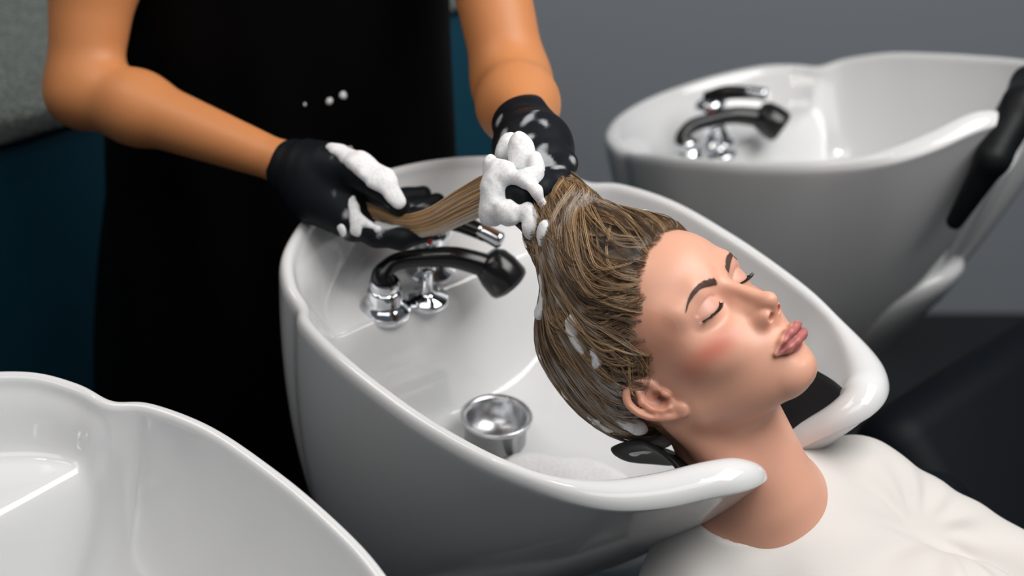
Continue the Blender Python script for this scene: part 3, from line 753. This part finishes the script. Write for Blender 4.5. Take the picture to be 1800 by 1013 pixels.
# neck rest: black rubber saddle over the notch of the basin
def neck_rest(B, lab, flap):
    if True:
        nu, nv = 26, 34; TOPS = []
        for layer in (0, 1):
            for i in range(nv):
                s = -1 + 2 * i / (nv - 1)
                y = (.072 if flap else .094 if s > 0 else .112) * s; e = abs(s)
                zc = -.080 + (.060 if s > 0 else .068) * e ** 1.7; xc = (.196 + (.022 if s > 0 else .006) * e ** 1.5)
                for j in range(nu):
                    u = -1 + 2 * j / (nu - 1)
                    x = xc + (.055 if u < 0 else .036) * u
                    z = zc + .0150 - ((.030 if s > 0 else .030 + .030 * e) if u < 0 else .020) * abs(u) ** 2.2 * (1 - .5 * e) + .004 * math.sin(6 * s + 2 * u) * (u < -.3)
                    if flap: zc = -.080 + .070 * e ** 1.5; z = zc + .015 - .03 * u * u; x = xc + .025 * u
                    if flap and u > 0: x = xc + .030 + .060 * math.sin(u * 1.5); z = zc + .055 - .15 * u ** 1.5
                    if layer: z -= .007 if u > -.2 else .006; x -= .004 * u
                    TOPS.append((x, .020 + y * (1 + .45 * max(u, 0) * flap), z))
        F_ = []
        N1 = nu * nv
        for i in range(nv - 1):
            for j in range(nu - 1):
                a = i * nu + j; q = (a, a + 1, a + nu + 1, a + nu); F_.append(q[::-1]); F_.append(tuple(k + N1 for k in q))
        for i in range(nv - 1):
            for j in (0, nu - 1):
                a = i * nu + j; q = (a, a + nu, a + nu + N1, a + N1); F_.append(q if j else q[::-1])
        for j in range(nu - 1):
            for i in (0, nv - 1):
                a = i * nu + j; q = (a, a + 1, a + 1 + N1, a + N1); F_.append(q if i == 0 else q[::-1])
        o = mesh_obj('neck_rest', TOPS, F_, M_rubber)
        s = o.modifiers.new('s', 'SUBSURF'); s.levels = 1; s.render_levels = 1
    o.matrix_world = Matrix(B.tolist())
    return prop(o, lab, 'neck rest', 'rubber neck rests of the basins')
nr = neck_rest(BM, 'black rubber neck rest under the neck of the woman', False)
def strap_rest(p):
    q = (p - BMR[:3, 3].astype(np.float32)) @ BMR[:3, :3].astype(np.float32)
    d = chain(q, [(.238, -.106, -.10), (.290, -.092, -.03), (.296, -.035, .012), (.272, .02, .018), (.215, .028, -.035)], [.010, .018, .021, .021, .013], .01)
    return d
cc = bw(BMR, (.26, -.03, -.04))
PN, FN = isosurface(strap_rest, cc - .13, cc + .13, .004, lip=1.5)
prop(mesh_obj('neck_rest', PN, FN, M_rubber), 'black rubber neck rest hooked over the lip of the empty tipped-up basin', 'neck rest', 'rubber neck rests of the basins')

# reclining chairs
def chair(B, lab, back):
    a = np.array([B[0, 0], B[1, 0], 0]); a /= np.linalg.norm(a); b = np.array([-a[1], a[0], 0])
    O = B[:3, 3].copy(); O[2] = 0
    t = empty('salon_chair', mat=Matrix(mat4(np.stack([a, b, [0, 0, 1]], 1), O).tolist()))
    def slabx(name, size, c, ry, bevel, m=M_leather, par=None):
        bm = rbox(size, (0, 0, 0), bevel, 5); o = bm_obj(name, bm, m, par or t)
        o.location = c; o.rotation_euler = (0, ry, 0); return o
    slabx('backrest', (.66, .60, .10), back, math.radians(43.5), .045)
    slabx('seat', (.56, .50, .13), (.97, 0, .40), math.radians(-4), .05)
    for sg in (-1, 1):
        ar = slabx('armrest', (.62, .09, .085), (.80, sg * .335, .60), math.radians(4), .03)
        slabx('side_panel', (.52, .06, .36), (.86, sg * .335, .39), 0, .02)
    slabx('base', (.42, .34, .30), (.95, 0, .17), 0, .02, M_black_item)
    slabx('foot_plate', (.56, .52, .03), (.95, 0, .015), 0, .01, M_steel)
    prop(t, lab, 'chair', 'black reclining salon chairs')
chair(BM, 'black leather reclining chair under the woman in the cream top', (.455, .0, .520))
chair(BMR, 'black leather reclining chair in front of the empty tipped-up basin', (.52, 0, .46))
# ------------------------------------------------------------------ the stylist
M_skin2 = mat('stylist_skin', (.56, .225, .085), .46, sss=.25, spec=.35)
add_bump(M_skin2, 500, .05, .0005)
M_cloth = mat('black_cotton', (.0015, .0015, .002), .9, spec=.05)
M_apron = mat('black_apron_cloth', (.0015, .0015, .0018), .65, spec=.06)
add_bump(M_apron, 40, .25, .004, stretch=(1, 1, .25))
M_glove = mat('black_nitrile', (.006, .008, .011), .55, attr='tone', spec=.15)
E1, W1 = pix(146, 158, 2.08), pix(500, 287, 1.97)
E2, W2 = pix(900, 148, 2.00), pix(922, 222, 1.868)
S1, S2 = np.array([-.415, .36, 1.31]), np.array([-.062, .33, 1.31])
F1 = E1 * .72 + W1 * .28
def arm_sdf(p):
    d = cap(p, S1, E1 * .55 + S1 * .45, .052, .049)
    d = smin(d, cap(p, E1 * .55 + S1 * .45, E1, .049, .036), .03)
    d = smin(d, chain(p, [E1, F1 + np.array([0, 0, .002]), W1], [.037, .0355, .0200], .02), .022)
    d = smin(d, cap(p, W1, pix(560, 320, 1.955), .020, .018), .01)
    a = cap(p, S2, E2 * .5 + S2 * .5, .045, .040)
    a = smin(a, cap(p, E2 * .5 + S2 * .5, E2, .040, .036), .03)
    a = smin(a, chain(p, [E2, E2 * .5 + W2 * .5, W2], [.037, .037, .026], .02), .022)
    a = smin(a, cap(p, W2, pix(940, 260, 1.82), .024, .022), .01)
    return np.minimum(d, a)
SHM = np.array([[-1., 0, 0], [0, -1, 0], [0, 0, 1]]).T                      # the stylist faces the camera, head bent down a little
SHM = np.stack([np.array([-1., 0, 0]), nrm([.05, -.86, -.5]), nrm([.03, -.5, .86])], 1)
SHT = np.array([-.235, .255, 1.555])
def sty_head(p): return head_sdf(((p - SHT.astype(np.float32)) @ SHM.astype(np.float32)) * np.float32(100)) / np.float32(100)
def torso_sdf(p, g=0.):
    d = ell(p, (-.24, .36, 1.22), np.array([.155, .095, .20]) + g)
    d = smin(d, ell(p, (-.25, .365, 1.00), np.array([.150, .095, .24]) + g), .06)
    d = smin(d, ell(p, (-.265, .37, .84), np.array([.172, .115, .17]) + g), .08)
    d = smin(d, cap(p, (-.38, .36, 1.30), (-.10, .34, 1.30), .052 + g), .06)
    return d
def sty_body(p):
    d = torso_sdf(p, -.008)
    d = smin(d, cap(p, (-.24, .36, 1.32), (-.235, .275, 1.53), .055, .052), .05)
    d = smin(d, arm_sdf(p), .012)
    return smin(d, sty_head(p), .03)
sty = prop(empty('person', (-.26, .37, 0)), 'stylist in a black apron and black gloves washing hair, head out of view', 'person', 'people in the salon')
SP = np.array(sty.location)
PB, FB = isosurface(sty_body, (-.56, -.14, .66), (.10, .50, 1.72), .0055, lip=1.7)
mesh_obj('body', PB - SP, FB, M_skin2, sty)
def shirt_sdf(p):
    d = torso_sdf(p, .004)
    d = smin(d, cap(p, S1, S1 * .62 + E1 * .38, .060, .064), .03)
    d = smin(d, cap(p, S2, S2 * .66 + E2 * .34, .054, .056), .03)
    return smax(d, -cap(p, (-.24, .36, 1.36), (-.235, .26, 1.6), .068), .01)
PB, FB = isosurface(shirt_sdf, (-.56, .2, .66), (.06, .52, 1.44), .009, lip=1.7)
mesh_obj('shirt', PB - SP, FB, M_cloth, sty)
def apron_sdf(p):
    z = p[:, 2]
    k = np.clip((1.2 - z) / .75, 0, 1.2)
    cx = -.245 - .055 * k; hw = .168 + .052 * k; hd = .118 + .03 * k
    q = p - np.stack([cx, np.full_like(cx, .362), np.zeros_like(cx)], 1)
    r = np.sqrt((q[:, 0] / hw) ** 2 + (q[:, 1] / hd) ** 2)
    an = np.arctan2(q[:, 0], -q[:, 1])
    fold = .004 * np.sin(an * 9 + 2 * np.sin(z * 7)) * np.clip((1.25 - z) / .5, 0, 1)
    d = (r - 1) * np.minimum(hw, hd) * .9 - fold
    d = np.maximum(np.abs(d) - .006, np.maximum(z - 1.34, .42 - z))
    return smax(d, q[:, 1] - .05, .01)
PB, FB = isosurface(apron_sdf, (-.60, .14, .40), (.02, .46, 1.36), .006, lip=1.7)
mesh_obj('apron', PB - SP, FB, M_apron, sty)
ap_strap = catmull([(-.33, .245, 1.31), (-.31, .30, 1.40), (-.25, .42, 1.40), (-.19, .30, 1.40), (-.16, .235, 1.31)], 8)
tube_obj('neck_strap', ap_strap - SP, .007, M_apron, sty, 8)
def legs_sdf(p):
    d = None
    for sg in (-1, 1):
        c = chain(p, [(-.27 + sg * .085, .37, .80), (-.28 + sg * .095, .36, .45), (-.285 + sg * .10, .38, .06)], [.09, .066, .05], .02)
        d = c if d is None else smin(d, c, .03)
    return d
PB, FB = isosurface(legs_sdf, (-.55, .2, .0), (0, .55, .92), .012, lip=1.7)
mesh_obj('trousers', PB - SP, FB, M_cloth, sty)
for sg in (-1, 1):
    PB, FB = isosurface(lambda p: smax(ell(p, (-.285 + sg * .10, .31, .035), (.05, .14, .06)), -p[:, 2] + .004, .01), (-.5, .1, -.01), (-.1, .5, .12), .008)
    mesh_obj('shoe', PB - SP, FB, M_cloth, sty)
def hair2(p):
    q = ((p - SHT.astype(np.float32)) @ SHM.astype(np.float32)) * np.float32(100)
    return smax(skull(q) - 1.0, q[:, 1] - 3.5 - .4 * q[:, 2] * (q[:, 2] > 4), 1.0) / np.float32(100)
PB, FB = isosurface(hair2, (-.40, .1, 1.42), (-.07, .48, 1.80), .008, lip=1.7)
mesh_obj('hair', PB - SP, FB, mat('dark_hair', (.02, .012, .008), .5), sty)

# ---- gloves (hands)
def glove1(p):
    d = chain(p, [pix(486, 287, 1.975), pix(520, 297, 1.968), pix(560, 318, 1.955)], [.0235, .0245, .030], .012)
    d = smin(d, cap(p, pix(560, 318, 1.955), pix(618, 350, 1.945), .032, .027), .02)
    d = smin(d, cap(p, pix(560, 345, 1.945), pix(622, 392, 1.925), .027, .018), .018)
    d = smin(d, cap(p, pix(545, 300, 1.955), pix(590, 292, 1.935), .024, .019), .02)
    fing = [([(575, 290, 1.935), (632, 305, 1.912), (672, 330, 1.90), (702, 362, 1.895)], [.019, .0155, .0135, .0105]),
            ([(612, 392, 1.925), (662, 412, 1.905), (705, 419, 1.90), (742, 412, 1.905)], [.0135, .0120, .0108, .0090]),
            ([(620, 380, 1.945), (680, 390, 1.945), (722, 385, 1.95), (752, 371, 1.955)], [.0125, .0115, .0102, .0086]),
            ([(622, 366, 1.965), (690, 370, 1.975), (735, 365, 1.982), (768, 354, 1.985)], [.0125, .0115, .0102, .0086]),
            ([(618, 352, 1.980), (678, 352, 1.995), (715, 348, 2.00), (744, 341, 2.00)], [.0120, .0108, .0098, .0084])]
    for pts, r in fing: d = smin(d, chain(p, [pix(*q) for q in pts], r, .006), .007)
    # rolled cuff and wrinkles
    c = pix(487, 287, 1.975); ax = nrm(pix(520, 297, 1.968) - c)
    d = d + .0010 * np.sin(((p - c.astype(np.float32)) @ ax.astype(np.float32)) * 420 + 4 * vnoise(p, 40., 41)) * np.exp(-(((p - c.astype(np.float32)) @ ax.astype(np.float32)) / .03) ** 2)
    return smax(d, -((p - c.astype(np.float32)) @ ax.astype(np.float32)), .004)
def glove2(p):
    d = chain(p, [pix(916, 206, 1.892), pix(924, 228, 1.862), pix(944, 262, 1.815)], [.0270, .028, .030], .012)
    d = smin(d, cap(p, pix(944, 262, 1.815), pix(968, 287, 1.785), .029, .021), .02)
    d = smin(d, cap(p, pix(925, 262, 1.815), pix(935, 300, 1.785), .028, .022), .02)
    fing = [([(992, 288, 1.775), (978, 322, 1.745), (950, 333, 1.728), (922, 345, 1.735)], [.0125, .0118, .0108, .0095]),
            ([(972, 296, 1.775), (950, 330, 1.735), (920, 345, 1.728), (900, 352, 1.742)], [.0125, .0120, .0112, .0100]),
            ([(952, 300, 1.775), (925, 325, 1.740), (900, 333, 1.738), (888, 345, 1.752)], [.0125, .0115, .0105, .0095]),
            ([(932, 300, 1.780), (900, 312, 1.755), (882, 325, 1.755), (878, 342, 1.770)], [.0120, .0108, .0098, .0088]),
            ([(930, 290, 1.775), (912, 335, 1.742), (920, 372, 1.730), (938, 402, 1.733)], [.0165, .0140, .0122, .0100])]
    for pts, r in fing: d = smin(d, chain(p, [pix(*q) for q in pts], r, .006), .006)
    c = pix(916, 206, 1.892); ax = nrm(pix(926, 228, 1.862) - c)
    t = (p - c.astype(np.float32)) @ ax.astype(np.float32)
    d = d + .0012 * np.sin(t * 330 + 5 * vnoise(p, 35., 42)) * np.exp(-((t - .02) / .045) ** 2)
    return smax(d, -t - .006, .004)
def foam_field(p, seed): return .6 * vnoise(p, 90., seed) + .4 * vnoise(p, 230., seed + 1)
for k, (f, a, b) in enumerate(((glove1, ((470, 230, 2.06), (790, 440, 1.86)), 51), (glove2, ((850, 170, 1.95), (1010, 430, 1.70)), 61))):
    cs = np.array([pix(x, y, dd) for x in (a[0][0], a[1][0]) for y in (a[0][1], a[1][1]) for dd in (a[0][2], a[1][2])])
    PB, FB = isosurface(f, cs.min(0) - .01, cs.max(0) + .01, .0024, lip=1.7)
    g = mesh_obj('glove', PB - SP, FB, M_glove, sty)
    m = sm(foam_field(PB.astype(np.float32), b), .42, .62) * (sm(PB[:, 0], pix(560, 300, 1.95)[0], pix(620, 300, 1.95)[0]) if k == 0 else .8)
    set_color(g, np.array([.005, .0065, .009]) * (1 - .75 * m[:, None]) + np.array([.5, .52, .54]) * .75 * m[:, None])

# lock of hair stretched from fist to open hand (part of the woman's hair)
def lock():
    c = catmull([pix(905, 322, 1.765), pix(868, 336, 1.79), pix(815, 362, 1.835), pix(765, 388, 1.875), pix(712, 398, 1.90), pix(668, 384, 1.917), pix(630, 366, 1.93)], 5)
    n = len(c); t = np.linspace(0, 1, n)
    d = np.gradient(c, axis=0); d /= np.linalg.norm(d, axis=1)[:, None]
    wv = np.array([.22, -.35, .91]); lat = wv - d * (d @ wv)[:, None]; lat /= np.linalg.norm(lat, axis=1)[:, None]; nr_ = np.cross(d, lat)
    hw = np.interp(t, [0, .2, .5, .75, 1], [.0140, .0165, .0130, .0125, .0110])
    paths, rads, cols = [], [], []
    for k in range(420):
        u = rng.uniform(-1, 1); v = rng.uniform(-1, 1) * math.sqrt(1 - u * u) if True else 0
        tw = .7 * t
        uu = u * np.cos(tw) - v * .35 * np.sin(tw); vv = u * .35 * np.sin(tw) + v * .30
        e = int(rng.integers(n - 4, n + 1))
        p_ = c + lat * (hw * uu)[:, None] + nr_ * (hw * vv)[:, None] + lat * (.0012 * np.sin(t * rng.uniform(3, 8) + rng.uniform(0, 6)))[:, None]
        paths.append((p_ - WP)[:e]); rads.append(np.full(e, .0005 * rng.uniform(.7, 1.3)))
        cc = HAIRC[3] * (1 - rng.random() * .5) + HAIRC[4] * .5 * rng.random(); cc = cc * np.array([1.3, 1.25, 1.15])
        wl = np.clip(sm(-np.full(e, u), .25, .9) * .8 + .25 * (rng.random() < .25), 0, .85)[:, None]
        cols.append(np.repeat(cc * (1 - wl) + np.array([.66, .58, .50]) * wl, 3, 0))
    V, Fq = tubes(paths, rads, 3)
    o = mesh_obj('hair_lock', V, Fq, M_hair, woman); set_color(o, np.concatenate(cols)); o['kind'] = 'stuff'
lock()
# ------------------------------------------------------------------ lather
M_foam = mat('white_lather', (.76, .76, .775), .6, sss=.4, spec=.3)
add_bump(M_foam, 1100, .30, .0009, detail=5)
noise_color(M_foam, 420, [(.30, (.62, .63, .65)), (.48, (.74, .74, .755)), (.7, (.80, .80, .81))], 5)
def pell(p, px, py, dep, rx, ry, ang=0., rz=None):
    """ellipsoid with half sizes given in photograph pixels at that depth"""
    k = dep / FPX; a = math.radians(ang); c = pix(px, py, dep)
    u = CR * math.cos(a) - CU * math.sin(a); v = CR * math.sin(a) + CU * math.cos(a)
    return ell(p, c, (rx * k, ry * k, rz or min(rx, ry) * k * .9), np.stack([u, v, CW], 1))
def pchain(p, pts, r): return chain(p, [pix(*q) for q in pts], [x * q[2] / FPX for x, q in zip(r, pts)], .004)
def union(ds, k):
    d = ds[0]
    for e in ds[1:]: d = smin(d, e, k)
    return d
def foam_obj(f, pts, label, h=.0022, pad=.03):
    c = np.array([pix(*q) for q in pts])
    P_, F_ = isosurface(f, c.min(0) - pad, c.max(0) + pad, h, lip=1.8)
    return prop(mesh_obj('lather', P_, F_, M_foam), label, 'lather', 'soap lather', 'stuff')
def fist_foam(p):
    d = union([pell(p, 917, 274, 1.745, 25, 45, -8), pell(p, 892, 262, 1.770, 20, 30, 20), pell(p, 942, 298, 1.735, 17, 34, 0), pell(p, 932, 240, 1.785, 12, 12, 0), pell(p, 944, 312, 1.722, 15, 24, 10), pell(p, 928, 312, 1.722, 18, 16, 0)], .004)
    d = smin(d, union([pell(p, 872, 338, 1.736, 29, 58, 6), pell(p, 862, 296, 1.745, 14, 24, 0), pell(p, 896, 372, 1.722, 28, 24, 20), pell(p, 866, 375, 1.74, 22, 20, 0), pell(p, 890, 305, 1.73, 16, 20, 0)], .006), .003)
    d = smin(d, pchain(p, [(893, 312, 1.728), (920, 318, 1.718), (942, 335, 1.712), (956, 362, 1.715), (962, 405, 1.722), (958, 445, 1.722)], [12, 12, 10, 8, 8, 5]), .004)
    d = smin(d, union([pell(p, 937, 398, 1.716, 21, 26, 0), pell(p, 925, 372, 1.718, 17, 17, 0)], .004), .003)
    return d + .0012 * vnoise(p, 160., 81) + .0005 * vnoise(p, 420., 82) + np.maximum(0, .0045 - np.abs(pell(p, 908, 343, 1.715, 16, 22, -30))) * .0 + np.maximum(-pell(p, 908, 342, 1.715, 13, 20, -25, .03), 0) * .8
foam_obj(fist_foam, [(845, 225, 1.80), (970, 450, 1.70), (845, 225, 1.70), (970, 450, 1.80)], 'thick white lather heaped over the gloved fist gripping the hair')
def thumb_foam(p):
    reg = union([pchain(p, [(585, 262, 1.925), (632, 284, 1.90), (672, 312, 1.885), (700, 352, 1.882)], [14, 22, 26, 16]), pchain(p, [(618, 350, 1.905), (628, 385, 1.90), (625, 408, 1.90)], [9, 11, 12]), pchain(p, [(640, 392, 1.90), (662, 402, 1.892)], [9, 6]), pell(p, 598, 405, 1.905, 10, 16, -20)], .004)
    sh = glove1(p) - .0055
    return smax(sh, reg, .004) + .0016 * vnoise(p, 150., 83) + .0006 * vnoise(p, 420., 84)
foam_obj(thumb_foam, [(570, 240, 1.96), (720, 430, 1.87), (570, 240, 1.87), (720, 430, 1.96)], 'white lather smeared along the thumb of the open gloved hand')
def hs_w(p): return hair_surf(W2H(p)) * np.float32(HS / 100)
def hair_foam(p):
    reg = union([pchain(p, [(962, 400, 1.70), (957, 450, 1.70), (952, 500, 1.705), (944, 545, 1.715)], [13, 13, 12, 15]), pell(p, 948, 530, 1.71, 13, 26)], .004)
    return smax(hs_w(p) - .006, reg, .004) + .0018 * vnoise(p, 120., 85) + .0006 * vnoise(p, 380., 86)
foam_obj(hair_foam, [(930, 370, 1.64), (1040, 580, 1.78), (930, 370, 1.78), (1040, 580, 1.64)], 'bubbly lather running down the back of the wet hair')
def lace(p):
    q = W2H(p)
    n = .6 * vnoise(q, .9, 101) + .5 * vnoise(q, 2.4, 102)
    edge = np.maximum(np.maximum(np.abs(q[:, 2] - 3.5) - 6.5, 3.4 - behind(q)), 3.2 - np.sqrt(((q - np.array([7, -.5, 0], np.float32)) ** 2).sum(1)))          # only well behind the hairline
    d = smax(hs_w(p) - .0032, (np.float32(.46) - n) * .006, .002)
    return smax(d, edge * .01, .003) + .0006 * vnoise(p, 420., 104)
PL, FL = isosurface(lace, np.array([-.02, -.36, .84]), np.array([.20, -.05, 1.12]), .0022, lip=1.8)
prop(mesh_obj('lather', PL, FL, M_foam), 'patches of lather scattered over the wet hair of the woman', 'lather', 'soap lather', 'stuff')
def nape_foam(p):
    d = union([pell(p, 1097, 735, 1.70, 22, 16, 30), pell(p, 1122, 752, 1.70, 20, 12, 20), pell(p, 1085, 715, 1.70, 14, 14)], .004)
    return d + .0015 * vnoise(p, 140., 87) + .0006 * vnoise(p, 420., 88)
foam_obj(nape_foam, [(1060, 690, 1.74), (1160, 830, 1.66), (1060, 690, 1.66), (1160, 830, 1.74)], 'grey white lather below the ear beside the black neck rest', pad=.02)
def crown_foam(p):
    reg = union([pell(p, 1088, 345, 1.73, 26, 12, -20), pell(p, 1122, 372, 1.72, 22, 8, -20)], .004)
    return smax(hs_w(p) - .0055, reg, .004) + .0016 * vnoise(p, 130., 89) + .0006 * vnoise(p, 400., 90)
foam_obj(crown_foam, [(1030, 310, 1.80), (1160, 400, 1.66), (1030, 310, 1.66), (1160, 400, 1.80)], 'white lather on top of the wet hair above the forehead', pad=.02)
def rest_foam(p):
    q = [bw(BM, (.165, -.062, -.032)), bw(BM, (.158, -.070, -.036)), bw(BM, (.175, -.055, -.026))]
    return union([ell(p, q[0], (.009, .012, .006)), ell(p, q[1], (.008, .010, .006)), ell(p, q[2], (.010, .008, .005))], .004) + .001 * vnoise(p, 200., 97)
c = bw(BM, (.165, -.062, -.032))
P_, F_ = isosurface(rest_foam, c - .035, c + .035, .0015, lip=1.8)
prop(mesh_obj('lather', P_, F_, M_foam), 'lather caught on the black neck rest inside the basin', 'lather', 'soap lather', 'stuff')
# suds lying on the floor of the basin near the strainer
def puddle(p):
    q = (p - BM[:3, 3].astype(np.float32)) @ BM[:3, :3].astype(np.float32)
    d = union([ell(q, (x, y, z), r) for x, y, z, r in ((.02, -.03, -.186, (.055, .035, .016)), (.065, -.05, -.180, (.04, .03, .014)), (.05, .00, -.186, (.05, .04, .012)), (.10, -.03, -.172, (.03, .03, .012)))], .01)
    return d + .002 * vnoise(p, 110., 91)
c = bw(BM, (.045, -.03, -.18))
P_, F_ = isosurface(puddle, c - .13, c + .13, .003, lip=1.8)
prop(mesh_obj('lather', P_, F_, M_foam), 'flat patch of suds on the basin floor beside the steel strainer', 'lather', 'soap lather', 'stuff')
# splashes on the apron
for (x, y, r), lab in zip(((604, 166, 7), (578, 178, 5), (536, 183, 3.5), (616, 262, 4)), ('round lather splash on the apron front', 'small lather splash left of the round one on the apron', 'tiny lather fleck furthest left on the apron', 'lather drip on the apron above the open hand')):
    p0 = pix(x, y, 2.05); ddir = nrm(pix(x, y, 2.5) - p0); tt = np.linspace(0, .35, 700); pp = p0 + tt[:, None] * ddir
    v = apron_sdf(pp.astype(np.float32)); i = int(np.argmax(v < .001)) if (v < .001).any() else 300
    cc = pp[i]; k = float((cc - CAM) @ CW) / FPX
    fs = lambda p, cc=cc, k=k, r=r: ell(p, cc, (r * k, .003, r * k * 1.15)) + .0012 * vnoise(p, 300., 95)
    P_, F_ = isosurface(fs, cc - r * k - .006, cc + r * k + .006, .0012, lip=1.8)
    prop(mesh_obj('lather', P_, F_, M_foam), lab, 'lather', 'soap lather', 'stuff')
